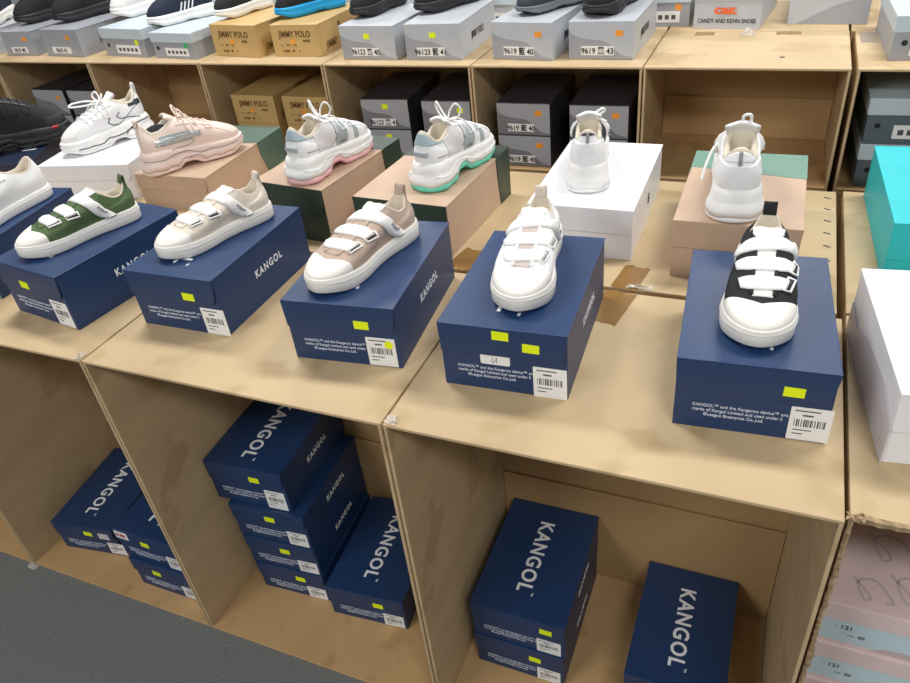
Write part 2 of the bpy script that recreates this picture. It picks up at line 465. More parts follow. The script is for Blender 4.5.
kangol(1.1616, .2808, H, .066, .2056, .31, .123, 'navy shoe box carrying the black and white velcro sneaker', gK, ((.68, .64),), lab=(.75, .02), topshift=.012)
kangol(-.475, .270, H, .16, .2056, .31, .123, 'navy shoe box cut by the left edge, under the white laced canvas shoe', gK)

hh = .109
gA = 'navy boxes inside the open cartons'
t = kangol(-.484, .234, T, .138, .200, .299, hh, 'lone navy shoe box left of the stacked pair in the leftmost filled carton', gA, ((.50, .66),), lab=(.80, .05))
o = flat('blank_sticker', rect(.034, .022), fr(-.100 + .2 * .74, -.1495, hh * .62, 'front'), WBOX2, t, .0006)
kangol(-.150, .195, T, .0, .200, .30, hh, 'lower navy shoe box of the pair in the leftmost filled carton', gA, ((.35, .62),), lab=(.76, .05))
t = kangol(-.160, .199, T + hh + .001, .0, .198, .30, hh, 'upper navy shoe box of the pair, with a pale red-printed sticker at its lid corner', gA, ((.42, .62),), lab=(.76, .05))
o = flat('printed_sticker', rect(.042, .026), fr(-.096, -.150, hh * .68, 'front'), PAPER, t, .0006)
for u_ in (.004, .016, .026):
    flat('red_mark', rect(.008, .010, u_, .008), fr(-.096, -.1506, hh * .68, 'front'), REDR, o, .0003)
kangol(.169, .294, T, .060, .194, .285, .100, 'bottom navy shoe box of the stack of four', gA, ((.58, .62),))
kangol(.164, .294, T + .101, .070, .198, .285, .100, 'navy shoe box second from the bottom of the stack of four', gA, ((.50, .62),))
kangol(.160, .294, T + .202, .068, .203, .285, .112, 'navy shoe box second from the top of the stack of four', gA, ((.46, .66),))
kangol(.128, .300, T + .315, .060, .207, .285, .125, 'topmost navy shoe box of the stack of four', gA, ((.56, .66),))
kangol(.388, .290, T, .08, .203, .30, hh, 'lone navy shoe box on the carton floor right of the stack of four', gA, ((.60, .62),))
kangol(.791, .288, T, .0, .205, .31, hh, 'lower navy shoe box of the pair in the nearest carton', gA, ((.62, .62),))
kangol(.791, .290, T + hh + .001, .009, .210, .314, hh, 'upper navy shoe box of the pair in the nearest carton', gA, ((.74, .66),))
kangol(1.119, .295, T, .002, .200, .30, hh, 'lone navy shoe box beside the right wall of the nearest carton', gA, ((.60, .62),))

# second row boxes
def band_box(x, y, z, th, W, L, h, label, front_m, rev=False, green=DGREEN, cut=(.30, .24)):
    """kraft box whose far end is printed green across the top and down the sides"""
    t, lid = box_core('shoe_box', x, y, z, th, W, L, h, label, 'shoe box', 'kraft and green boxes in the second row', KRAFT, KRAFT, flap=0)
    a, b = W / 2, L / 2
    c0, c1 = L * cut[0], L * cut[1]
    q = MB()
    q.prism([(-a - .0003, b - c0), (a + .0003, b - c1), (a + .0003, b + .0003), (-a - .0003, b + .0003)], Matrix.Translation((0, 0, h)), .0006)
    pts = [(b - c1, h), (b - c1 * .96, h * .6), (b - c1 * .8, 0), (b, 0), (b, h)]
    q.prism(pts[::-1], fr(a, 0, 0, 'right') @ Matrix.Translation((0, 0, -.0012)), .0018)
    q.prism([(-u, v) for u, v in pts], fr(-a, 0, 0, 'left') @ Matrix.Translation((0, 0, -.0012)), .0018)
    q.build('green_end_print', green, t)
    fh = h * .45
    q = MB(); M = fr(-a, -b, 0, 'front')
    q.prism([(0, h), (.002, h - fh), (W - .010, h - fh), (W - .003, h - fh * .7), (W, h)], M @ Matrix.Translation((0, 0, -.001)), .002)
    q.build('lid_flap', front_m, t)
    q = MB(); q.prism(rect(W - .003, h - .004, .0015, 0), fr(-a, -b + .004, 0, 'front') @ Matrix.Translation((0, 0, 0)), .0008)
    q.build('front_print', front_m, t)
    return t
band_box(.182, .684, H, -.111, .198, .318, .131, 'kraft and dark green box under the pink-soled sneaker', DGREEN)
band_box(.454, .685, H, -.055, .225, .333, .119, 'kraft and dark green box under the mint-soled sneaker', DGREEN, cut=(.30, .22))
band_box(1.107, .708, H, .006, .219, .337, .119, 'kraft box with a green far end paled by painted-in glare, under the plain white sneaker at the right', KRAFT, green=GLAREG, cut=(.26, .36))
band_box(-.263, .790, H, .032, .224, .36, .09, 'kraft and green box under the blush sneaker', KRAFT, green=mat('muted_green_board', (84, 108, 96), .4), cut=(.42, .34))
t, lid = box_core('shoe_box', .812, .752, H, .009, .213, .348, .110, 'glossy white shoe box under the white sneaker with black collar', 'shoe box', 'white boxes in the second row', WBOX, WBOX, flap=.45, flapin=.006)
text('side_mark', 'S', .03, fr(.1056, .0, .045, 'right'), BLACKP, t, .001)
t, lid = box_core('shoe_box', -.585, .745, H, .2, .28, .27, .098, 'pale white shoe box under the white sneaker with black lines', 'shoe box', 'white boxes in the second row', WBOX, WBOX, flap=.42, flapin=.006)
t, lid = box_core('shoe_box', -.925, .715, H, .5, .22, .34, .10, 'dark navy shoe box under the black chunky sneaker', 'shoe box', None, NAVYD, NAVYD, flap=.4)
for u, v in ((.05, -.02), (.065, -.07)):
    q = MB(); q.prism([(u + .022 * cos(k * pi / 6), v + .006 * sin(k * pi / 6)) for k in range(12)], Matrix.Translation((0, 0, .10)), .0004)
    q.build('lid_mark', INK, lid)
t, lid = box_core('shoe_box', 1.460, .795, H, .05, .22, .359, .112, 'bright turquoise shoe box at the right edge', 'shoe box', None, TURQ, TURQ, flap=.62, flapin=.004)
t, lid = box_core('shoe_box', 1.420, .284, H, .12, .20, .311, .119, 'white and pale pink shoe box in front of the turquoise one', 'shoe box', None, WBOX, WBOX, flap=.5, flapin=.004)
q = MB(); q.prism([(-.155 + .0, 0), (.155, 0), (.155, .06), (.09, .085), (-.03, .075), (-.10, .045), (-.155, .06)], fr(-.1, 0, 0, 'left') @ Matrix.Translation((0, 0, -.001)), .0012)
q.build('grey_print', WBOX2, t)
v, f = tube_geo(catmull([(-.055, -.1522, .03), (-.04, -.1522, .022), (-.02, -.1522, .03), (-.03, -.1522, .038), (-.05, -.1522, .02), (-.01, -.1522, .018)], 6), .0008, 5)
mesh_obj('script_mark', v, f, BLACKP, t)

# pink boxes in the right carton
for k in range(5):
    z = T + k * .1065
    lab = ['bottom pink and pale blue shoe box of the stack in the torn carton', 'pink shoe box second from the bottom in the torn carton', 'pink shoe box in the middle of the stack in the torn carton',
           'pink shoe box second from the top in the torn carton', 'topmost pink shoe box with script swirls on its lid, in the torn carton'][k]
    t, lid = box_core('shoe_box', 1.452, .275, z, 0, .26, .31, .105, lab, 'shoe box', 'pink boxes stacked in the right carton', PINKB, PINKB, flap=.35, flapin=.003)
    M = fr(-.13, -.151, .008, 'front')
    q = MB(); q.prism([(.004, 0), (.24, 0), (.235, .018), (.21, .042), (.15, .056), (.004, .056)], M, .0006)
    p = q.build('front_print', PALEB, t)
    q = MB(); q.prism([(.09, -.004), (.17, -.004), (.155, .008), (.13, .011), (.105, .008)], M @ Matrix.Translation((0, 0, .0008)), .0004)
    q.build('thumb_cut', SWIRL, t)
    text('box_print', '· 121', .013, M @ Matrix.Translation((.03, .034, .0006)), BLACKP, p)
    text('box_print', '—  00', .010, M @ Matrix.Translation((.05, .018, .0006)), BLACKP, p)
    if k == 4:
        for ox, oy, sc_ in ((-.085, -.115, 1.), (-.03, -.10, 1.25), (.04, -.11, 1.), (-.06, -.02, 1.3), (.03, -.01, 1.2)):
            v, f = tube_geo(catmull([(ox + sc_ * (.008 * a + .016 * sin(a * 1.6)), oy + sc_ * .024 * cos(a * 1.6 + .5), .1052) for a in range(7)], 6), .0024, 6, .12)
            mesh_obj('script_swirl', v, f, SWIRL, lid)

# back tier display boxes
def wave(t, W, L, h, m, y=None):
    """darker wave printed across the lower front"""
    a, b = W / 2, L / 2
    P = [(-a + .002, h * .74), (-a + W * .12, h * .62), (-a + W * .28, h * .55), (-a + W * .45, h * .52), (-a + W * .58, h * .47), (-a + W * .70, h * .30), (-a + W * .82, h * .14), (-a + W * .98, h * .08)]
    P = [(p.x, p.y) for p in catmull([(u, v, 0) for u, v in P], 4)]
    q = MB(); q.prism([(-a + .002, .002), (a - .004, .002)] + P[::-1], fr(0, -b, 0, 'front'), .0005)
    q.build('wave_print', m, t)
def grey_box(x, y, z, th, W, L, h, label, group, code=None, st=YELLOW, body=GREYB, wv=GREYM, stp=(.45, .62), sidetext=True, front=None):
    t = empty('shoe_box', (x, y, z), th, label, 'shoe box', group)
    a, b = W / 2, L / 2
    q = MB(); q.box(-a + .001, a - .001, -b + .0015, b, 0, h - .002); q.build('box_body', body, t, bevel=.001)
    q = MB(); q.box(-a, a, -b, b, h - .002, h); q.box(-a + .001, a - .001, -b, -b + .0015, .001, h - .002)
    q.build('lid', body, t, bevel=.0006)
    if front: flat('front_print', rect(W - .004, h - .004), fr(-a + .002, -b, .002, 'front'), front, t, .0003)
    wave(t, W, L, h, wv)
    flat('price_sticker', rect(.019, .014), fr(-a + W * stp[0], -b - .0005, h * stp[1], 'front'), st, t)
    if code:
        wl = W * .50
        o = flat('size_label', rect(wl, h * .24), fr(-a + W * .20, -b - .0005, h * .12, 'front'), PAPER, t)
        text('size_code', code, h * .22, fr(-a + W * .20 + wl * .5, -b - .0010, h * .16, 'front'), BLACKP, o, .0003, 1.0, 'CENTER', sx=.9 if len(code) < 11 else .72)
    if sidetext:
        text('side_lettering', 'JIMMY POLO', .026, fr(a - .001, -.06, h * .38, 'right'), GREYD, t, .0006, 1., sx=.7)
    return t
def polo_box(x, y, z, th, W, L, h, label, group):
    t = empty('shoe_box', (x, y, z), th, label, 'shoe box', group)
    a, b = W / 2, L / 2
    q = MB(); q.box(-a + .001, a - .001, -b + .0015, b, 0, h - .002); q.build('box_body', TAN, t, bevel=.001)
    q = MB(); q.box(-a, a, -b, b, h - .002, h); q.box(-a + .001, a - .001, -b, -b + .0015, .001, h - .002)
    q.build('lid', TAN, t, bevel=.0006)
    F = lambda u, v: fr(-a + W * u, -b, h * v, 'front')
    text('brand_lettering', 'JIMMY POLO', .025, F(.5, .62), TANINK, t, .0006, 1.05, 'CENTER', sx=W * .00505 / .00100 * .9)
    text('small_print', 'SHOES', .008, F(.66, .47), TANINK, t, .0004)
    text('small_print', 'L 1    M 7    3 2', .009, F(.17, .33), TANINK, t, .0001)
    text('small_print', 'ROSM    ■      4', .009, F(.20, .15), TANINK, t, .0002)
    flat('price_sticker', [(.008 * cos(k * pi / 6), .008 * sin(k * pi / 6)) for k in range(12)], fr(-a + W * .45, -b, h * .48, 'front') @ Matrix.Translation((0, 0, .0005)), ORANGE, t)
    text('side_lettering', 'JIMMY POLO', .03, fr(a - .001, -.11, h * .16, 'right'), TANINK, t, .0006, 1.05, sx=.85)
    text('side_lettering', 'P', .03, fr(a - .001, -.03, h * .58, 'right'), TANINK, t, .0006)
    return t
def lid_box(x, y, z, th, W, L, h, label, group, st, body=GREYM, lidm=GREYL, big=True):
    """separate pale lid over a grey body, with a punched hole in the front end"""
    t = empty('shoe_box', (x, y, z), th, label, 'shoe box', group)
    a, b = W / 2, L / 2; lh = h * .36
    q = MB(); q.box(-a + .002, a - .002, -b + .002, b - .002, 0, h - .003); q.build('box_body', body, t, bevel=.001)
    q = MB(); q.box(-a, a, -b, b, h - .002, h)
    q.box(-a, a, -b, -b + .0015, h - lh, h - .002); q.box(-a, a, b - .0015, b, h - lh, h - .002)
    q.box(-a, -a + .0015, -b + .0015, b - .0015, h - lh, h - .002); q.box(a - .0015, a, -b + .0015, b - .0015, h - lh, h - .002)
    q.build('lid', lidm, t, bevel=.0006)
    F = lambda u, v: fr(-a + W * u, -b + .002, h * v, 'front')
    flat('punched_hole', [(.0065 * cos(k * pi / 6), .0065 * sin(k * pi / 6)) for k in range(12)], F(.13, .40), BLACKP, t)
    o = flat('size_label', rect(W * .55, h * .30), F(.30, .12), PAPER, t)
    q = MB()
    for i in range(5): q.prism(rect(W * .06, h * .12, W * (.05 + i * .095), h * .08), F(.30, .12) @ Matrix.Translation((0, 0, .0005)), .0002)
    q.build('barcode', BAR, o)
    flat('price_sticker', rect(.016, .016), F(.78, .44), st, t)
    return t
gT = 'display boxes on top of the back row'
grey_box(-1.645, 1.36, ZB, 0, .19, .29, .085, 'grey display box cut by the left edge of the photo', gT, st=ORANGE)
grey_box(-1.415, 1.376, ZB, .03, .151, .29, .083, 'grey display box with an orange dot, leftmost under the two black knit shoes', gT, '9619 40', ORANGE, GREYM, GREYM, stp=(.66, .6))
grey_box(-1.178, 1.366, ZB, -.071, .190, .29, .090, 'grey display box with an orange dot, right one under the two black knit shoes', gT, '9619 41', ORANGE, GREYM, GREYM, stp=(.66, .62))
lid_box(-.889, 1.366, ZB, -.12, .21, .29, .090, 'pale lidded grey box under the white knitted shoe', gT, YELLOW)
lid_box(-.665, 1.345, ZB, -.10, .185, .29, .080, 'pale lidded grey box with a green sticker under the navy striped shoe', gT, GREENS)
polo_box(-.432, 1.373, ZB, -.128, .19, .29, .095, 'ochre display box under the black shoe with a white sole', gT)
polo_box(-.228, 1.380, ZB, .0, .170, .29, .092, 'ochre display box under the black shoe with a bright blue sole', gT)
grey_box(.041, 1.350, ZB, -.044, .180, .29, .093, 'silver display box labelled 96123, left of its twin labelled 41', gT, '96123 黑 40')
grey_box(.237, 1.350, ZB, .024, .168, .29, .096, 'silver display box labelled 96123, right of its twin labelled 40', gT, '96123 藍 41')
grey_box(.510, 1.357, ZB, -.11, .175, .29, .095, 'silver display box with an orange sticker under the grey-soled shoe', gT, '9619 藍 40', ORANGE, stp=(.72, .62))
grey_box(.706, 1.366, ZB, -.018, .169, .29, .093, 'silver display box with an orange sticker under the all-black chunky shoe', gT, '9619 黑 43', ORANGE, stp=(.72, .62))
gF = 'pale boxes in the farthest row'
t = empty('shoe_box', (.992, 1.667, ZB), -.10, 'white box printed C&K CANDY AND KEVIN SHOES on top of the back cartons', 'shoe box', gF)
q = MB(); q.box(-.0875, .0875, -.145, .145, 0, .098); q.build('box_body', GREYB, t, bevel=.001)
q = MB(); q.box(-.0885, .0885, -.147, .146, .098, .102); q.box(-.0885, .0885, -.147, -.145, .072, .098); q.build('lid', GREYB, t, bevel=.0008)
text('brand_lettering', 'C&K', .021, fr(-.005, -.147, .040, 'front'), mat('orange_red_print', (236, 110, 60), .5), t, .0016, 1.0, 'CENTER', sx=1.35)
text('brand_lettering', 'CANDY AND KEVIN SHOES', .0150, fr(0, -.145, .016, 'front'), BLACKP, t, .0002, 1.0, 'CENTER', sx=.83)
t = empty('shoe_box', (1.24, 1.706, ZB), -.06, 'pale grey box with a diagonal wave behind the empty carton top, at the right', 'shoe box', gF)
q = MB(); q.box(-.100, .093, -.145, .145, 0, .1); q.build('box_body', GREYB, t, bevel=.001)
q = MB(); q.prism([(-.08, .002), (.0925, .002), (.0925, .095), (.055, .062), (.01, .048)], fr(0, -.145, 0, 'front'), .0006); q.build('wave_print', GREYM, t)
for i, (x, y, m) in enumerate([(.78, 1.70, GREYM), (.53, 1.72, GREYL), (.30, 1.72, GREYB), (.05, 1.74, GREYB), (-.2, 1.74, GREYM), (-.45, 1.74, GREYL), (-.70, 1.74, GREYB), (-.95, 1.74, GREYM), (-1.2, 1.74, GREYL), (-1.45, 1.74, GREYB), (-1.7, 1.74, GREYM)]):
    lid_box(x, y, ZB, 0.02 * (-1) ** i, .19, .30, .1, ['grey lidded box behind the silver boxes', 'pale lidded box in the farthest row behind the display shoes'][m is not GREYM], gF + ' behind the shoes', ORANGE, m, GREYL)
t = lid_box(1.448, 1.372, ZB, .05, .20, .29, .095, 'grey box with a pale lid and barcode at the top right corner', gT, ORANGE, GREYM, GREYL)
barcode(t, fr(-.062, -.1455, .012, 'front') @ Matrix.Translation((0, 0, .002)), .045, .04)
# boxes inside the back cartons
GREYW = mat('dark_grey_wave_print', (124, 124, 130), .4, .03)
GREYF = mat('grey_front_print', (166, 168, 174), .4, .03)
gI = 'boxes inside the back row cartons'
zi = ZF + T
def stack(x, y, th, W, code, st, names, body=GREYD, wv=None, h=.090, stp=(.72, .62), L=.27):
    for i, n in enumerate(names):
        grey_box(x, y, zi + i * (h + .0005), th, W, L, h, n, gI, code, st, body, GREYW, stp, False, GREYF)
stack(.500, 1.315, .006, .155, '9619 藍 40', ORANGE, ['charcoal box at the bottom of the pair left of the white box', 'charcoal box on top of the pair left of the white box'])
stack(.706, 1.315, .03, .159, '9619 黑 43', ORANGE, ['hidden lower charcoal box behind the white sneaker with black collar', 'charcoal box behind the white sneaker with black collar'])
stack(.064, 1.315, .06, .154, '96123 黑 41', YELLOW, ['charcoal box under the one labelled 96123, inside a back carton', 'charcoal box labelled 96123 inside a back carton, behind the pink-soled sneaker'], stp=(.45, .68))
stack(.262, 1.315, .06, .150, None, YELLOW, ['lower charcoal box behind the mint-soled sneaker', 'charcoal box behind the laces of the mint-soled sneaker'])
stack(-1.304, 1.315, 0, .157, None, ORANGE, ['lower charcoal box behind the black chunky sneaker', 'charcoal box with an orange sticker behind the black chunky sneaker'])
stack(-1.13, 1.315, 0, .157, None, ORANGE, ['lower charcoal box behind the lace loop', 'charcoal box behind the lace loop of the white sneaker'])
for x, a_, b_ in ((-.400, 'lower ochre box behind the blush sneaker', 'ochre box inside a back carton, behind the blush sneaker'), (-.205, 'lower ochre box behind the pink-soled sneaker', 'ochre box inside a back carton, partly behind the pink-soled sneaker')):
    polo_box(x, 1.315, zi, 0, .165, .27, .090, a_, gI); polo_box(x, 1.315, zi + .0905, 0, .165, .27, .090, b_, gI)
DARKC = mat('slate_board', (92, 104, 112), .45, .04, 20)
for k in range(2):
    lid_box(1.430, 1.318, zi + k * .108, .04, .20, .27, .106, ['lower slate box with a pale lid inside the right back carton', 'upper slate box with a pale lid inside the right back carton'][k], gI, ORANGE, DARKC, GREYL)

# ------------------------------------------------------------------ shoes
N = 120; M_ = 30
def half_resample(P, n):
    d = [0]
    for a, b in zip(P, P[1:]): d.append(d[-1] + (b - a).length)
    out = []; j = 0
    for i in range(n + 1):
        t = d[-1] * i / n
        while j < len(d) - 2 and d[j + 1] < t: j += 1
        u = (t - d[j]) / max(1e-9, d[j + 1] - d[j]); out.append(P[j].lerp(P[j + 1], u))
    return out
def loop(right, left, L, wk):
    P = catmull([(x * L * wk, y * L, 0) for x, y in right + left], 10, True)
    k = (len(right) - 1) * 10
    R1 = half_resample(P[:k + 1], N // 2); L1 = half_resample(P[k:] + [P[0]], N // 2)
    return R1[:-1] + L1[:-1]
OUT_R = [(0, 0), (.075, .018), (.118, .09), (.125, .22), (.122, .38), (.142, .52), (.168, .66), (.17, .77), (.145, .88), (.085, .965), (0, 1)]
OUT_L = [(-.08, .965), (-.138, .88), (-.16, .77), (-.155, .66), (-.13, .52), (-.118, .38), (-.122, .22), (-.115, .09), (-.075, .018)]
def collar_pts(yc, w):
    R = [(0, .045), (.6 * w, .062), (w, .14), (w * 1.0, .24), (w * .95, (.24 + yc) / 2), (w * .62, yc - .02), (0, yc)]
    return R, [(-x, y) for x, y in R[1:-1]][::-1]

class Shoe:
    def __init__(s, name, toe, ang, z, L, label, group, st):
        s.st = st; s.L = L
        k = L / .27
        # origin under the middle of the sole; local +Y points to the toe
        dx, dy = cos(radians(ang)), sin(radians(ang))
        s.t = empty(name, (toe[0] - dx * L / 2, toe[1] - dy * L / 2, z + .0006), radians(ang - 90), label, 'shoe', group)
        wk = st.get('wk', 1.)
        hw = st.get('hw', 1.)
        wx = lambda P: [(x * (hw + (1 - hw) * sm(.12, .55, y)), y) for x, y in P]
        s.out = loop(wx(OUT_R), wx(OUT_L), L, wk)
        cr, cl = collar_pts(st.get('yc', .40), st.get('cw', .082))
        s.col = loop(cr, cl, L, 1.)
        s.oy = -L / 2
        def nrm(P):
            r = []
            for i in range(N):
                d = P[(i + 1) % N] - P[i - 1]; n = Vector((d.y, -d.x, 0)); n.normalize(); r.append(n)
            return r
        s.n = nrm(s.out)
        s.build_upper(); s.build_sole()
        s.bvh = None
    def zs(s, y):   # height where the upper meets the sole
        f = s.st['zs']; u = y / s.L
        return (f[0] + (f[1] - f[0]) * sm(.15, .5, u) + (f[2] - f[1]) * sm(.6, .95, u)) * s.L / .27
    def build_upper(s):
        L = s.L; k = L / .27; st = s.st
        ch = st.get('ch', (.088, .064, .086))   # collar height heel, ankle, throat
        th = st.get('toe_h', .030)
        V = []
        for i in range(N):
            B = s.out[i].copy(); n = s.n[i]; C_ = s.col[i].copy()
            fr_ = i / (N / 2) if i <= N / 2 else (N - i) / (N / 2)
            zc = ch[0] + (ch[1] - ch[0]) * sm(.02, .32, fr_) + (ch[2] - ch[1]) * sm(.42, .92, fr_)
            C_.z = zc * k
            z0 = s.zs(B.y) - .002
            B = B - n * .003; B.z = z0
            wf = sm(.45, .95, fr_)
            K1 = B + Vector((0, 0, (.030 + (th - .030) * sm(.6, .95, fr_)) * k)) + n * (.003 + .0025 * wf) * k
            down = Vector((0, 0, -.020 * k)) + n * .008 * k
            front_ = Vector((n.x * .022, .046, -.026)) * k
            K2 = C_ + down.lerp(front_, wf)
            row = []
            for j in range(M_ + 1):
                t = j / M_; a = (1 - t)
                row.append(B * a ** 3 + K1 * 3 * a * a * t + K2 * 3 * a * t * t + C_ * t ** 3)
            V.append(row)
        s.V = V
        # faces of upper
        s.faces = [(i, j) for i in range(N) for j in range(M_)]
        vs = [V[i][j] for i in range(N) for j in range(M_ + 1)]
        idx = lambda i, j: (i % N) * (M_ + 1) + j
        F = [(idx(i, j), idx(i + 1, j), idx(i + 1, j + 1), idx(i, j + 1)) for i, j in s.faces]
        off = Vector((0, s.oy, 0))
        s.upper_vs = vs; s.upper_F = F
        s.upper = mesh_obj('upper', [v + off for v in vs], F, st['upper'], s.t, True)
        # lining: rolled rim and the inside down to the insole
        rim = st.get('rim', .0035) * k
        rings = []
        cen = sum((V[i][M_] for i in range(N)), Vector()) / N
        for dz, ins in ((0, 0), (rim * .7, .0012), (rim * .9, rim * .8), (rim * .3, rim * 1.5), (-.012 * k, rim * 1.6 + .002), (-.03 * k, rim * 1.6 + .001)):
            r = []
            for i in range(N):
                p = V[i][M_]; d = Vector((p.x, p.y - cen.y, 0))
                nn = d.normalized() if d.length > 1e-6 else Vector()
                q = p - nn * ins * 1.0; r.append(Vector((q.x, q.y, p.z + dz)))
            rings.append(r)
        zi_ = s.zs(.1) + .004
        rings.append([Vector((p.x, p.y, zi_)) for p in rings[-1]])
        vs = [p + off for r in rings for p in r]; F = []
        for a in range(len(rings) - 1):
            for i in range(N): F.append((a * N + i, a * N + (i + 1) % N, (a + 1) * N + (i + 1) % N, (a + 1) * N + i))
        o = mesh_obj('lining', vs, F, st.get('lining', LINING), s.t, True)
        b = len(rings) - 1
        ins = [p + off for p in rings[-1]] + [cen.lerp(cen, 1) * 0 + Vector((0, cen.y, zi_)) + off]
        mesh_obj('insole', ins, [(i, (i + 1) % N, N) for i in range(N)], st.get('insole', LINING), s.t, True)
    def ring_mesh(s, name, rings, m, cap0=True, cap1=False, smooth=True):
        off = Vector((0, s.oy, 0)); nr = len(rings)
        vs = [p + off for r in rings for p in r]; F = []
        for a in range(nr - 1):
            for i in range(N): F.append((a * N + i, a * N + (i + 1) % N, (a + 1) * N + (i + 1) % N, (a + 1) * N + i))
        def cap(a, rev):
            # strip cap across left/right pairs
            for i in range(N // 2):
                l0, l1 = (N - i) % N, (N - i - 1) % N
                q = [a * N + i, a * N + i + 1, a * N + l1, a * N + l0]
                q = list(dict.fromkeys(q))
                if len(q) > 2: F.append(tuple(q[::-1] if rev else q))
        if cap0: cap(0, True)
        if cap1: cap(nr - 1, False)
        return mesh_obj(name, vs, F, m, s.t, smooth)
    def build_sole(s):
        st = s.st; L = s.L; k = L / .27
        kind = st['sole']
        def ring(dz_fn, off_fn):
            r = []
            for i in range(N):
                y = s.out[i].y; q = s.out[i] + s.n[i] * off_fn(i, y) * k
                r.append(Vector((q.x, q.y, dz_fn(i, y))))
            return r
        u = lambda y: y / L
        spring = lambda y: .010 * k * sm(.80, 1.0, u(y)) * st.get('spring', 1)
        if kind == 'flat':
            top = lambda i, y: s.zs(y)
            R = [ring(lambda i, y: spring(y) + .0, lambda i, y: -.006), ring(lambda i, y: spring(y) + .0003, lambda i, y: -.001), ring(lambda i, y: spring(y) + .003, lambda i, y: .0015),
                 ring(lambda i, y: spring(y) * .6 + s.zs(y) * .5, lambda i, y: .0018), ring(lambda i, y: s.zs(y) - .002, lambda i, y: .001), ring(lambda i, y: s.zs(y), lambda i, y: -.0005), ring(lambda i, y: s.zs(y) - .002, lambda i, y: -.006)]
            s.sole = s.ring_mesh('sole', R, st['midsole'], True, True)
            # textured foxing line
            R = [ring(lambda i, y: spring(y) * .7 + s.zs(y) * .62, lambda i, y: .0012), ring(lambda i, y: spring(y) * .7 + s.zs(y) * .66, lambda i, y: .0028), ring(lambda i, y: spring(y) * .7 + s.zs(y) * .70, lambda i, y: .0012)]
            s.ring_mesh('foxing_line', R, st['midsole'], False, False)
        else:
            lug = st.get('lug', .0025); nl = st.get('nlug', 16); arch = st.get('arch', .012)
            bz = lambda i, y: spring(y) * 1.4 + arch * k * (sm(.28, .36, u(y)) * (1 - sm(.44, .54, u(y))))
            sc = lambda i: lug * (0.5 + .5 * cos(2 * pi * i * nl / N))
            flare = lambda y: st.get('flare', .006) * (1 - sm(.0, .3, u(y)))
            oz = st.get('oz', .010) * k
            oh = lambda i, y: bz(i, y) + oz * (.75 + .35 * cos(2 * pi * i * nl / N / 2) ** 2)
            R = [ring(lambda i, y: bz(i, y), lambda i, y: -.007), ring(lambda i, y: bz(i, y) + .0005, lambda i, y: -.001 + flare(y)), ring(lambda i, y: bz(i, y) + .003, lambda i, y: .002 + sc(i) + flare(y)),
                 ring(lambda i, y: oh(i, y), lambda i, y: .002 + sc(i) + flare(y)), ring(lambda i, y: oh(i, y) + .0005, lambda i, y: -.006)]
            s.outsole = s.ring_mesh('outsole', R, st['outsole'], True, False)
            def mz(f): return lambda i, y: oh(i, y) + (s.zs(y) - oh(i, y)) * f
            R = [ring(lambda i, y: oh(i, y) - .0003, lambda i, y: -.006), ring(mz(.0), lambda i, y: .003 + sc(i) + flare(y)), ring(mz(.25), lambda i, y: .002 + .003 * st.get('bulge', 1) + sc(i) * .8 + flare(y)), ring(mz(.45), lambda i, y: .002 + sc(i) * .4 + flare(y) * .6),
                 ring(mz(.55), lambda i, y: .0015 + sc(i) * .4 + flare(y) * .5), ring(mz(.75), lambda i, y: .0015 + .0025 * st.get('bulge', 1) + sc(i) * .4 + flare(y) * .3), ring(mz(.95), lambda i, y: .002), ring(mz(1.0), lambda i, y: -.0005), ring(mz(.97), lambda i, y: -.006)]
            s.sole = s.ring_mesh('midsole', R, st['midsole'], False, True)
    # ---- overlay patch: faces of the upper that satisfy pred(x,y,z)
    def patch(s, name, pred, m, d=.0012, label=None):
        """raised piece cut from the upper where every comparison in pred holds"""
        if ('< abs(x)' in pred or 'abs(x) >' in pred) and '.0)' not in pred and ' x ' not in pred.replace('abs(x)', ''):
            o = s.patch(name, pred + ' and x > .0001', m, d, label)
            s.patch(name, pred + ' and -.0001 > x', m, d, label)
            return o
        k = s.L / .27
        fs = []
        for c in pred.split(' and '):
            t = re.split(r'([<>])', c.strip())
            for i in range(0, len(t) - 2, 2):
                lo, hi = (t[i], t[i + 2]) if t[i + 1] == '<' else (t[i + 2], t[i])
                fs.append(eval(f'lambda x, y, z: ({hi}) - ({lo})'))
        vs, F = s.upper_vs, s.upper_F
        nr = [Vector() for _ in vs]
        for f in F:
            n = (vs[f[1]] - vs[f[0]]).cross(vs[f[3]] - vs[f[0]])
            if n.length > 0: n.normalize()
            for a in f: nr[a] += n
        off = Vector((0, s.oy, 0)); polys = []
        ev = lambda f, p: f(p.x / k, p.y / k, p.z / k)
        for f in F:
            P = [(vs[a], nr[a].normalized() if nr[a].length > 0 else Vector((0, 0, 1))) for a in f]
            for g in fs:
                Q = []; val = [ev(g, p[0]) for p in P]
                if all(v <= 0 for v in val): P = []; break
                if all(v > 0 for v in val): continue
                for i in range(len(P)):
                    j = (i + 1) % len(P)
                    if val[i] > 0: Q.append(P[i])
                    if (val[i] > 0) != (val[j] > 0):
                        u = val[i] / (val[i] - val[j]); Q.append((P[i][0].lerp(P[j][0], u), P[i][1].lerp(P[j][1], u)))
                P = Q
                if len(P) < 3: break
            if len(P) >= 3: polys.append(P)
        if not polys: return None
        mp = {}; V = []
        def g(p, lvl):
            key = (round(p[0].x, 5), round(p[0].y, 5), round(p[0].z, 5), lvl)
            if key not in mp:
                mp[key] = len(V); V.append(p[0] + p[1] * (d if lvl else -.0004) + off)
            return mp[key]
        NF = []; edges = {}
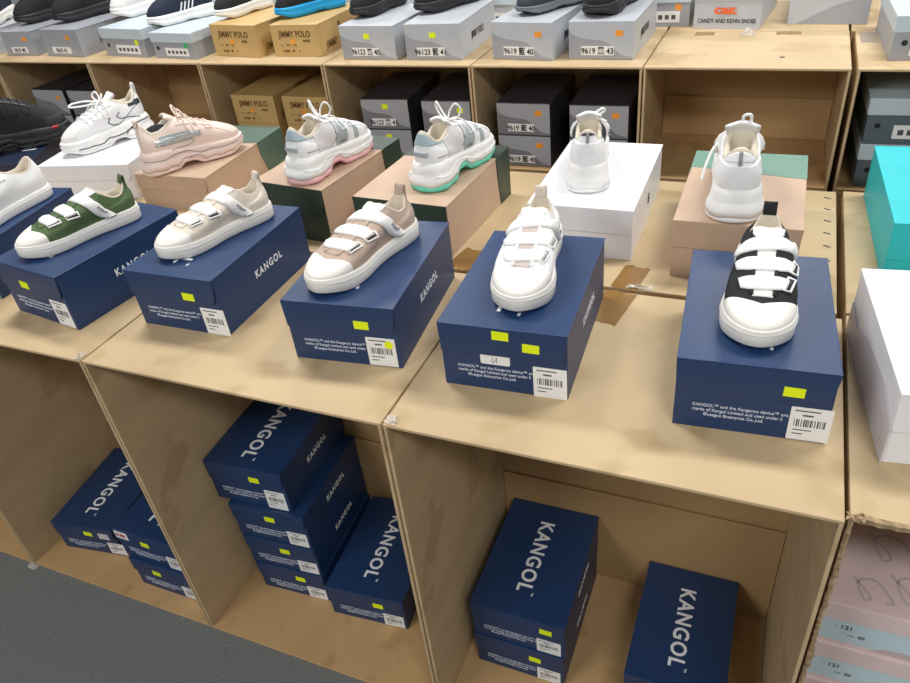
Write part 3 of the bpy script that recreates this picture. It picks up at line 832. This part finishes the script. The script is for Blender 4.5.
        for P in polys:
            q = []
            for p in P:
                i = g(p, 1)
                if i not in q: q.append(i); g(p, 0)
            if len(q) > 2:
                NF.append(tuple(q))
                idx = {g(p, 1): p for p in P}
                for a, b in zip(q, q[1:] + q[:1]): edges[(a, b)] = (idx[a], idx[b])
        for (a, b), (pa, pb) in list(edges.items()):
            if (b, a) not in edges: NF.append((g(pa, 0), g(pb, 0), b, a))
        o = mesh_obj(name, V, NF, m, s.t, True)
        if label: o['label'] = label
        return o
    def tree(s):
        if s.bvh is None:
            off = Vector((0, s.oy, 0))
            vs = [v + off for v in s.upper_vs]; F = list(s.upper_F)
            n = len(vs); me = s.sole.data
            vs += [v.co.copy() for v in me.vertices]; F += [tuple(a + n for a in p.vertices) for p in me.polygons]
            s.bvh = BVHTree.FromPolygons(vs, F)
        return s.bvh
    def hit(s, y, phi, cz=.030):
        """point on the surface: ray from the shoe axis at station y (mm-scale 0.27 m shoe), phi degrees from straight up"""
        k = s.L / .27
        o = Vector((0, y * k + s.oy, cz * k)); d = Vector((sin(radians(phi)), 0, cos(radians(phi))))
        far_ = o + d * .3
        h = s.tree().ray_cast(far_, -d)
        if h[0] is None: return o + d * .03, d
        n = h[1] if h[1].dot(d) > 0 else -h[1]
        return h[0], n
    def side(s, y, z, sg):
        k = s.L / .27
        o = Vector((sg * .3, y * k + s.oy, z * k))
        h = s.tree().ray_cast(o, Vector((-sg, 0, 0)))
        if h[0] is None: return Vector((sg * .02, y * k + s.oy, z * k)), Vector((sg, 0, 0))
        n = h[1] if h[1].x * sg > 0 else -h[1]
        return h[0], n
    def strap(s, name, path, wd, m, th=.0028, parent=None, wn=6, edge=None):
        """ribbon over the vamp following (y, phi) points"""
        P = catmull([(a, b, 0) for a, b in path], 7); V = []; n = len(P); k = s.L / .27
        W = []
        for i, p in enumerate(P):
            e = min(i, n - 1 - i) / 3.
            W.append(wd * min(1, (.72 + .28 * min(1, e))))
        rows = []
        for i, p in enumerate(P):
            row = []
            for j in range(wn + 1):
                q, nn = s.hit(p.x + W[i] * (j / wn - .5), p.y)
                dome = 1 - .45 * abs(2 * j / wn - 1) ** 3
                row.append((q, nn, dome))
            rows.append(row)
        top = []; bot = []
        for i, row in enumerate(rows):
            # smooth the ribbon over small steps
            for j, (q, nn, dome) in enumerate(row):
                top.append(q + nn * th * dome * k + Vector((0, 0, 0))); bot.append(q + nn * .0002)
        V = top + bot; F = []; c = wn + 1; T0 = len(top)
        for i in range(n - 1):
            for j in range(wn):
                a = i * c + j
                F.append((a, a + 1, a + c + 1, a + c)); F.append((T0 + a, T0 + a + c, T0 + a + c + 1, T0 + a + 1))
            F.append((i * c, (i + 1) * c, T0 + (i + 1) * c, T0 + i * c)); F.append((i * c + wn, T0 + i * c + wn, T0 + (i + 1) * c + wn, (i + 1) * c + wn))
        for j in range(wn):
            F.append((j, T0 + j, T0 + j + 1, j + 1)); a = (n - 1) * c + j; F.append((a, a + 1, T0 + a + 1, T0 + a))
        return mesh_obj(name, V, F, m, parent or s.t, True)
    def line(s, name, pts, sg, r, m, closed=False):
        P = [Vector((a, b, 0)) for a, b in pts]
        P = [P[i].lerp(P[i + 1], j / 6) for i in range(len(P) - 1) for j in range(6)] + [P[-1]]
        Q = []
        for p in P:
            q, n = s.side(p.x, p.y, sg); Q.append(q + n * r * .3)
        v, f = tube_geo(Q, r, 5); return mesh_obj(name, v, f, m, s.t, True)
    def surf_tube(s, name, pts, r, m, lift=.0, flat_=1.):
        Q = []
        for a, b in [(p.x, p.y) for p in catmull([(a, b, 0) for a, b in pts], 5)]:
            q, n = s.hit(a, b); Q.append(q + n * (r * .6 + lift))
        v, f = tube_geo(Q, r, 6, flat_); return mesh_obj(name, v, f, m, s.t, True)
    def free_tube(s, name, pts, r, m, parent=None):
        k = s.L / .27
        Q = catmull([(x * k, y * k + s.oy, z * k) for x, y, z in pts], 7)
        v, f = tube_geo(Q, r, 7); return mesh_obj(name, v, f, m, parent or s.t, True)
    def pull_tab(s, m, h=.024, w=.013, lean=-.004):
        k = s.L / .27
        z0 = s.V[0][M_].z / k; y0 = s.V[0][M_].y / k
        prof = [(y0 - .006, z0 - .022), (y0 - .004, z0 - .004), (y0 - .003 + lean * .5, z0 + h * .6), (y0 + lean, z0 + h), (y0 + .0035 + lean, z0 + h - .002), (y0 + .003 + lean * .3, z0 + h * .45), (y0 + .005, z0 - .004)]
        P = catmull([(0, a, b) for a, b in prof], 4); V = []; F = []; c = 4
        for p in P:
            for x in (-w / 2, w / 2): V.append(Vector((x * k, p.y * k + s.oy, p.z * k)))
        for i in range(len(P) - 1): F.append((2 * i, 2 * i + 1, 2 * i + 3, 2 * i + 2))
        o = mesh_obj('pull_tab', V, F, m, s.t, True)
        md = o.modifiers.new('s', 'SOLIDIFY'); md.thickness = .0016; md.offset = 0
        return o
    def tongue(s, m, w=.021, top=.108, y0=.086, y1=.15, th=.007):
        """padded tongue rising from the throat"""
        k = s.L / .27; yc = s.st.get('yc', .40) * .27
        zc = s.st.get('ch', (.088, .064, .086))[2]
        prof = [(yc + .03, zc - .016), (yc + .008, zc - .002), (yc - .004, zc + .006), (y0 + .008, (zc + top) / 2 + .004), (y0, top)]
        P = catmull([(0, a, b) for a, b in prof], 6); V = []; F = []; c = 9; n = len(P)
        for lv in (0, 1):
            for i, p in enumerate(P):
                t = i / (n - 1); ww = w * (.7 + .35 * t) * (1 if t < .93 else .8)
                for j in range(c):
                    a = (j / (c - 1) - .5) * 2
                    V.append(Vector((a * ww * k, (p.y - a * a * .006 * t - lv * th * .6) * k + s.oy, (p.z - a * a * .006 - lv * th * .8) * k)))
        T0 = n * c
        for i in range(n - 1):
            for j in range(c - 1):
                q = i * c + j
                F.append((q, q + 1, q + c + 1, q + c)); F.append((T0 + q, T0 + q + c, T0 + q + c + 1, T0 + q + 1))
            F.append((i * c, (i + 1) * c, T0 + (i + 1) * c, T0 + i * c)); F.append((i * c + c - 1, T0 + i * c + c - 1, T0 + (i + 1) * c + c - 1, (i + 1) * c + c - 1))
        for j in range(c - 1):
            q = (n - 1) * c + j; F.append((q, q + 1, T0 + q + 1, T0 + q)); F.append((j, T0 + j, T0 + j + 1, j + 1))
        return mesh_obj('tongue', V, F, m, s.t, True)
    def laces(s, m, rows=4, y0=.125, y1=.178, phi=34, r=.0022, bow=True, up=1.):
        root = None; k = s.L / .27
        Q = []
        for i in range(rows):
            y = y1 + (y0 - y1) * i / (rows - 1)
            seg = []
            for a in range(9):
                ph = -phi + 2 * phi * a / 8
                q, n = s.hit(y + .006 * (a / 8 - .5), ph); seg.append(q + n * (r * .9 + .0015))
            if i % 2: seg = seg[::-1]
            Q += seg
        v, f = tube_geo(Q, r, 6, .7); root = mesh_obj('lace', v, f, m, s.t, True)
        if bow:
            q, n = s.hit(y0 - .004, 0); ky, kz = (q.y - s.oy) / k, q.z / k
            for sg in (-1, 1):
                s.free_tube('lace_loop', [(0, ky, kz + .004), (sg * .012, ky - .004 * up, kz + .020 * up), (sg * .026, ky - .002, kz + .030 * up), (sg * .034, ky + .006, kz + .020 * up), (sg * .022, ky + .006, kz + .010), (0, ky, kz + .005)], r, m, root)
                s.free_tube('lace_end', [(0, ky, kz + .004), (sg * .014, ky + .012, kz + .008), (sg * .026, ky + .028, kz - .004), (sg * .034, ky + .034, kz - .018)], r * .9, m, root)
        return root

# ---- velcro canvas sneaker
def velcro(toe, ang, z, L, label, canvas, tonguem, tab, ring_m=BLACKP, edge=None, flip=-1, logo=True, strapm=RUBW):
    st = dict(upper=canvas, lining=LINING, midsole=RUBC, sole='flat', zs=(.033, .029, .033), yc=.325, cw=.090, ch=(.085, .064, .092), toe_h=.018, spring=.6, wk=1.10, rim=.0025, hw=1.06)
    s = Shoe('velcro_sneaker', toe, ang, z, L, label, 'velcro canvas sneakers on the front boxes', st)
    s.patch('toe_cap', 'y > .229 - .35 * abs(x)', RUBC, .0016)
    s.patch('heel_strip', 'y < .02 and abs(x) < .008', canvas, .0014)
    s.patch('tongue', 'abs(x) < .0135 and .088 < y < .215', tonguem, .0006)
    s.patch('throat_edge', '.0125 < abs(x) < .0175 and .088 < y < .212', canvas, .0022)
    for i, (y, p0, p1, wd) in enumerate(((.190, -50, 48, .026), (.152, -50, 48, .026))):
        o = s.strap('strap', [(y + .001, flip * p0), (y, 0), (y - .003, flip * p1)], wd, strapm, .0046)
        # webbing ring the strap passes through, seen at its outer end
        qs = [s.hit(y - .003 + b * .013, flip * (p1 + a)) for a, b in ((-4, -1), (7, -1), (7, 1), (-4, 1), (-4, -1))]
        v, f = tube_geo([q + n * .0036 for q, n in qs], .0018, 6)
        mesh_obj('strap_ring', v, f, strapm, o, True)
        qs = [s.hit(y - .003 + b * .009, flip * (p1 + 3)) for b in (-1, 0, 1)]
        v, f = tube_geo([q + n * .0030 for q, n in qs], .0016, 6)
        mesh_obj('ring_slot', v, f, ring_m, o, True)
    top = s.strap('top_strap', [(.116, flip * -52), (.113, 0), (.107, flip * 30), (.094, flip * 54), (.070, flip * 86)], .026, strapm, .0052)
    s.strap('strap_pad', [(.104, flip * 34), (.093, flip * 55), (.070, flip * 89)], .0285, strapm, .0085, parent=top)
    s.patch('collar_tongue', 'y > .074 and abs(x) < .020 and z > .084', strapm, .003)
    if logo:
        vs, fs = text_geo('KANGOL', .009, .0003, 1.0, 'CENTER', 1.)
        k = L / .27; V = []
        for v in vs:
            t = (v.x / .046 + .5)
            ph = 42 + 28 * (1 - t); yy = .098 - .022 * (1 - t) + (v.y - .003) * 1.15
            q, n = s.hit(yy, flip * ph); V.append(q + n * (.0090 + v.z))
        mesh_obj('strap_lettering', V, fs, LINEG, top)
    s.pull_tab(tab, .014, .020)
    return s
ZD = H + .123
def dirpt(toe): return toe
velcro((-.200, .120), -112.5, ZD, .250, 'olive green canvas sneaker with white velcro straps', CANG, CANG, CANG)
velcro((.106, .182), -111, ZD, .250, 'cream canvas sneaker with white velcro straps', CANC, CANC, CANC)
velcro((.476, .140), -102, ZD, .264, 'taupe canvas sneaker with white velcro straps and a tan heel loop', CANT, CANT, CANT)
velcro((.824, .165), -82, ZD, .268, 'all-white sneaker with velcro straps, pointing at the camera', CANW, mat('greyish_pink_tongue', (196, 180, 172), .8), CANC, ring_m=LINEG)
velcro((1.167, .158), -88, ZD, .27, 'black canvas sneaker with three white velcro straps and white toe cap', CANB, MESHW, CANB)

# ---- chunky sneakers
def chunky(toe, ang, z, L, label, upper, mids, outs, group, **kw):
    st = dict(upper=upper, midsole=mids, outsole=outs, sole='lug', zs=(.060, .048, .042), yc=.40, cw=.094, ch=(.128, .102, .124), toe_h=.034, wk=.98, hw=1.12, rim=.006, flare=.008, oz=.012)
    st.update(kw)
    return Shoe('chunky_sneaker', toe, ang, z, L, label, group, st)
gC = 'chunky sneakers on the second row boxes'
# white with black lines
s = chunky((-.655, .655), -113, H + .098, .25, 'white chunky sneaker with black zigzag lines on the sole', LEAW, RUBW, RUBW, gC)
s.patch('toe_mesh', 'y > .195 and z > .052 and abs(x) < .036', MESHW, .0008)
s.patch('eyestay', '.016 < abs(x) < .028 and .10 < y < .195', LEAW, .0022)
s.patch('heel_band', '.012 < y < .052 and .094 < z < .108', LINEB, .0016)
s.tongue(LEAW, top=.146)
s.laces(RUBW, 5, .122, .188)
s.free_tube('lace_loop', [(0, .125, .122), (.012, .150, .132), (.022, .190, .134), (.014, .205, .129), (.0, .180, .126), (-.004, .135, .122)], .0024, RUBW)
s.pull_tab(LEAW, .022, .016)
for sg in (-1, 1):
    s.line('sole_line', [(.005, .050), (.05, .046), (.075, .030), (.11, .024), (.14, .026), (.165, .018), (.20, .020), (.24, .020)], sg, .0015, LINEB)
    s.line('sole_line', [(.055, .018), (.065, .034), (.08, .030), (.09, .016)], sg, .0015, LINEB)
    s.line('side_line', [(.12, .080), (.128, .066), (.115, .055), (.10, .054)], sg, .0014, LINEB)
    s.line('side_line', [(.085, .088), (.098, .076), (.088, .068), (.06, .066), (.03, .058)], sg, .0012, LINEB)
    s.line('side_line', [(.02, .095), (.05, .082), (.08, .062), (.10, .052)], sg, .0008, LINEB)
# blush
s = chunky((-.178, .825), 57, H + .091, .26, 'blush pink chunky sneaker with a silver glitter stripe, seen from its side', BLUSH, BLUSHR, BLUSHR, gC, lug=.001)
s.patch('toe_mesh', 'y > .195 and z > .052 and abs(x) < .036', BLUSH, .0010)
s.patch('side_panel', '.05 < y < .13 and .068 < z < .094 and abs(x) > .02', GREYSH, .0008)
s.patch('glitter_stripe', '.035 < y < .155 and abs(z - (.078 + .03 * (y - .04))) < .0065', IRID, .0016)
s.patch('eyestay', '.016 < abs(x) < .028 and .10 < y < .195', BLUSH, .0022)
s.tongue(BLUSH, top=.142)
s.laces(BLUSH, 5, .122, .185)
s.pull_tab(BLUSH, .014, .018)
for sg in (-1, 1):
    s.line('sole_line', [(-.002, .040), (.05, .036), (.075, .044), (.11, .044), (.14, .030), (.17, .034), (.21, .030), (.25, .030)], sg, .0011, LINEG)
    s.line('sole_line', [(.10, .020), (.115, .028), (.135, .026), (.15, .016)], sg, .0009, LINEG)
    s.line('side_line', [(.10, .084), (.125, .080), (.135, .064), (.12, .056), (.07, .054)], sg, .0009, LINEG)
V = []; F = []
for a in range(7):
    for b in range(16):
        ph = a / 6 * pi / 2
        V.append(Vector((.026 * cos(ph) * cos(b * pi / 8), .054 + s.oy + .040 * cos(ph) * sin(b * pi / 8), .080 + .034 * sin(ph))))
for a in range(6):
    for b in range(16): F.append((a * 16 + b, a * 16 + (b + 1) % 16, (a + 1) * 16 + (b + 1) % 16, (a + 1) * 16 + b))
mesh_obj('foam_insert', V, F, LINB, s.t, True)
# pink sole / mint sole
def grey_white(toe, ang, z, L, label, sole_m, sg_logo=1):
    s = chunky(toe, ang, z, L, label, LEAW, RUBW, sole_m, gC, lug=.004, nlug=14, arch=.016, flare=.010, zs=(.062, .052, .046), oz=.016, hw=1.22)
    s.patch('heel_panel', 'y < .055 and z > .104 - .1 * y', GREYBLUE, .0018)
    s.patch('quarter_panel', '.055 < y < .115 and z > .052', SOFTG, .0010)
    s.patch('side_panel', '.122 < y < .158 and z > .056 and abs(x) > .022', GREYSH, .0020)
    s.patch('toe_stripe', '.182 < y < .196 and abs(x) > .014 and z > .056', GREYSH, .0016)
    s.patch('toe_mesh', 'y > .205 and z > .056 and abs(x) < .034', SOFTG, .0010)
    s.patch('eyestay', '.015 < abs(x) < .024 and .10 < y < .19', LEAW, .0026)
    s.patch('heel_badge', 'y < .02 and abs(x) < .016 and .080 < z < .089', GREYSH, .005)
    s.tongue(LEAW, top=.144, w=.024)
    s.laces(RUBW, 5, .122, .185, up=1.5)
    for sg in (-1, 1):
        s.line('side_line', [(.02, .074), (.06, .070), (.10, .060), (.115, .066)], sg, .0010, LINEG)
        s.line('side_line', [(.115, .066), (.125, .078), (.12, .092)], sg, .0010, LINEG)
        s.line('sole_groove', [(.0, .034), (.04, .030), (.075, .044), (.11, .040), (.15, .026), (.20, .028), (.24, .028)], sg, .0016, RUBW)
    vs, fs = text_geo('FNF', .011, .0004, 1.0, 'CENTER', 1.)
    for sg in (1,):
        V = []
        for v in vs:
            q, n = s.side(.142 + v.x * sg, .058 + v.y, sg); V.append(q + n * (.0026 + v.z))
        mesh_obj('side_lettering', V, fs, LINEG, s.t)
    return s
grey_white((.236, .782), 79, H + .131, .245, 'white and grey-blue chunky sneaker with a pink outsole, heel towards the camera', PINKR)
grey_white((.528, .826), 79, H + .119, .25, 'white and grey chunky sneaker with a mint outsole, heel towards the camera', MINTR)
# white ones seen from behind
s = chunky((.760, .895), 102, H + .110, .25, 'white chunky sneaker with a black collar seen from straight behind', LEAW, RUBW, RUBW, gC, lug=.0, arch=.004, flare=.010, bulge=.2, hw=1.32, wk=.90, cw=.104)
s.patch('side_panel', '.030 < y < .105 and z > .078 and abs(x) > .02', LINEB, .0016)
s.patch('collar_band', 'y < .03 and z > .122', LINEB, .0016)
s.patch('heel_counter', 'y < .05 and z < .106 and abs(x) < .036', LEAW, .0028)
s.tongue(LEAW, top=.150, w=.027)
s.laces(RUBW, 5, .122, .185, bow=False)
s.free_tube('lace_loop', [(.0, .11, .128), (.016, .10, .142), (.028, .098, .150), (.034, .108, .142), (.02, .115, .13)], .0024, RUBW)
s.free_tube('lace_end', [(.0, .11, .130), (.02, .085, .134), (.038, .07, .130)], .0024, RUBW)
s.patch('heel_stripe', '-.003 < x < .003 and y < .03 and z > .108', LINEG, .0034)
for z_ in (.030, .046):
    s.line('sole_groove', [(.06, z_), (.09, z_ - .002), (.12, z_ - .006)], -1, .0009, LINEG)
s = chunky((1.078, .812), 95, H + .119, .258, 'plain white chunky sneaker seen from behind on the kraft box', LEAW, RUBW, RUBW, gC, lug=.003, nlug=10, arch=.010, flare=.012, bulge=.3, ch=(.128, .106, .134), cw=.112, rim=.008, zs=(.062, .050, .044), hw=1.27, wk=.95)
s.patch('heel_counter', 'y < .06 and z < .104 and abs(x) < .040', LEAW, .0036)
s.patch('collar_pad', 'y < .11 and z > .112 - .1 * y', LEAW, .0030)
s.tongue(LEAW, top=.160, w=.030)
s.laces(RUBW, 5, .122, .185, bow=False)
s.patch('heel_stripe', '-.003 < x < .003 and y < .03 and z > .106', LINEG, .0044)
s.free_tube('tongue_loop', [(.000, .092, .150), (.000, .086, .168), (.012, .084, .170), (.013, .092, .150)], .0028, LEAW)
s.free_tube('lace_end', [(-.02, .12, .115), (-.045, .11, .10), (-.058, .09, .07), (-.064, .075, .045)], .0026, RUBW)
# black chunky
s = chunky((-.797, .815), 54, H + .101, .29, 'black chunky knit sneaker with layered sole at the left edge', BLK, BLKR, BLKR, gC, lug=.003, nlug=18, ch=(.146, .118, .146), lining=LINB, insole=LINING)
s.patch('toe_guard', 'y > .215 and z < .066', BLKR, .002)
s.patch('eyestay', '.016 < abs(x) < .028 and .10 < y < .195', BLKR, .0026)
s.tongue(BLK, top=.128)
s.laces(LINB, 5, .122, .188, bow=False)
for sg in (-1, 1):
    s.line('sole_groove', [(.0, .028), (.06, .026), (.12, .032), (.19, .026), (.25, .028)], sg, .0018, BLK)
    s.line('sole_tab', [(.225, .040), (.240, .040)], sg, .004, REDR)
# white canvas laced
def canvas(toe, ang, z, L, label, m, group):
    st = dict(upper=m, lining=LINING, midsole=RUBW, sole='flat', zs=(.026, .024, .026), yc=.40, cw=.080, ch=(.088, .068, .088), toe_h=.024, spring=.6, rim=.003)
    s = Shoe('canvas_shoe', toe, ang, z, L, label, group, st)
    s.patch('tongue', 'abs(x) < .012 and .108 < y < .18', m, .0006)
    s.patch('eyestay', '.013 < abs(x) < .026 and .10 < y < .185', m, .002)
    s.laces(RUBW, 5, .118, .175, phi=26)
    return s
canvas((-.438, .12), -90, H + .123, .285, 'white laced canvas shoe at the left edge of the front row', CANW, None)
canvas((1.475, .17), -89, H + .119, .262, 'white shoe on the white and pink box at the right edge', CANW, None)

# ---- low shoes on the back tier
def runner(toe, ang, z, L, label, upper, mids, outs=None, extra=None, **kw):
    st = dict(upper=upper, midsole=mids, outsole=outs or mids, sole='lug', zs=(.046, .040, .038), yc=.50, cw=.084, ch=(.118, .098, .122), toe_h=.044, wk=1.06, rim=.004, lug=.0012, nlug=20, arch=.004, flare=.004, oz=.006, lining=LINB if upper in (BLK, NAVYK, DGREYK) else LINING, insole=LINB)
    st.update(kw)
    s = Shoe('running_shoe', toe, ang, z, L, label, 'running shoes on the back row boxes', st)
    s.patch('toe_guard', 'y > .235 and z < .050', upper, .0016)
    s.patch('heel_counter', 'y < .035 and z < .080', upper, .0018)
    s.laces(LINB if upper in (BLK, NAVYK, DGREYK) else RUBW, 4, .125, .175, phi=24, r=.0016, bow=False)
    return s
zt = ZB
runner((-1.60, 1.25), -65, zt + .086, .25, 'dark navy shoe with a pale sole, leftmost on the back row', NAVYK, RUBC)
s = runner((-1.480, 1.310), -104, zt + .084, .24, 'black knit shoe, left one of the pair of black shoes at the upper left', BLK, BLKR)
runner((-1.264, 1.292), -108, zt + .091, .24, 'black knit shoe, right one of the pair of black shoes at the upper left', BLK, BLKR)
runner((-1.035, 1.345), -104, zt + .091, .25, 'white knitted running shoe on a pale lidded box', MESHW, RUBW)
s = runner((-.812, 1.268), -120, zt + .081, .228, 'navy running shoe with white side stripes', NAVYK, RUBW)
for sg in (-1, 1):
    for i in range(4):
        y = .100 + i * .016
        s.line('side_stripe', [(y, .032), (y - .006, .046), (y - .012, .060), (y - .016, .070)], sg, .0026, RUBW)
runner((-.538, 1.285), -104, zt + .096, .215, 'black running shoe with a white sole on an ochre box', BLK, RUBW)
runner((-.322, 1.298), -124, zt + .093, .228, 'black running shoe with a bright blue sole on an ochre box', BLK, BLUER, wk=.95)
runner((-.034, 1.278), -101, zt + .094, .225, 'all-black running shoe on the silver box labelled 40', BLK, BLKR)
runner((.156, 1.305), -117, zt + .097, .225, 'all-black running shoe on the silver box labelled 41', BLK, BLKR)
s = runner((.468, 1.275), -126, zt + .096, .21, 'dark grey running shoe with a grey wavy sole', DGREYK, DGREYR, BLKR, zs=(.034, .030, .030))
runner((.676, 1.245), -101, zt + .094, .25, 'black chunky running shoe beside the bare carton top', BLK, BLKR, lug=.003, nlug=16, zs=(.042, .036, .034))
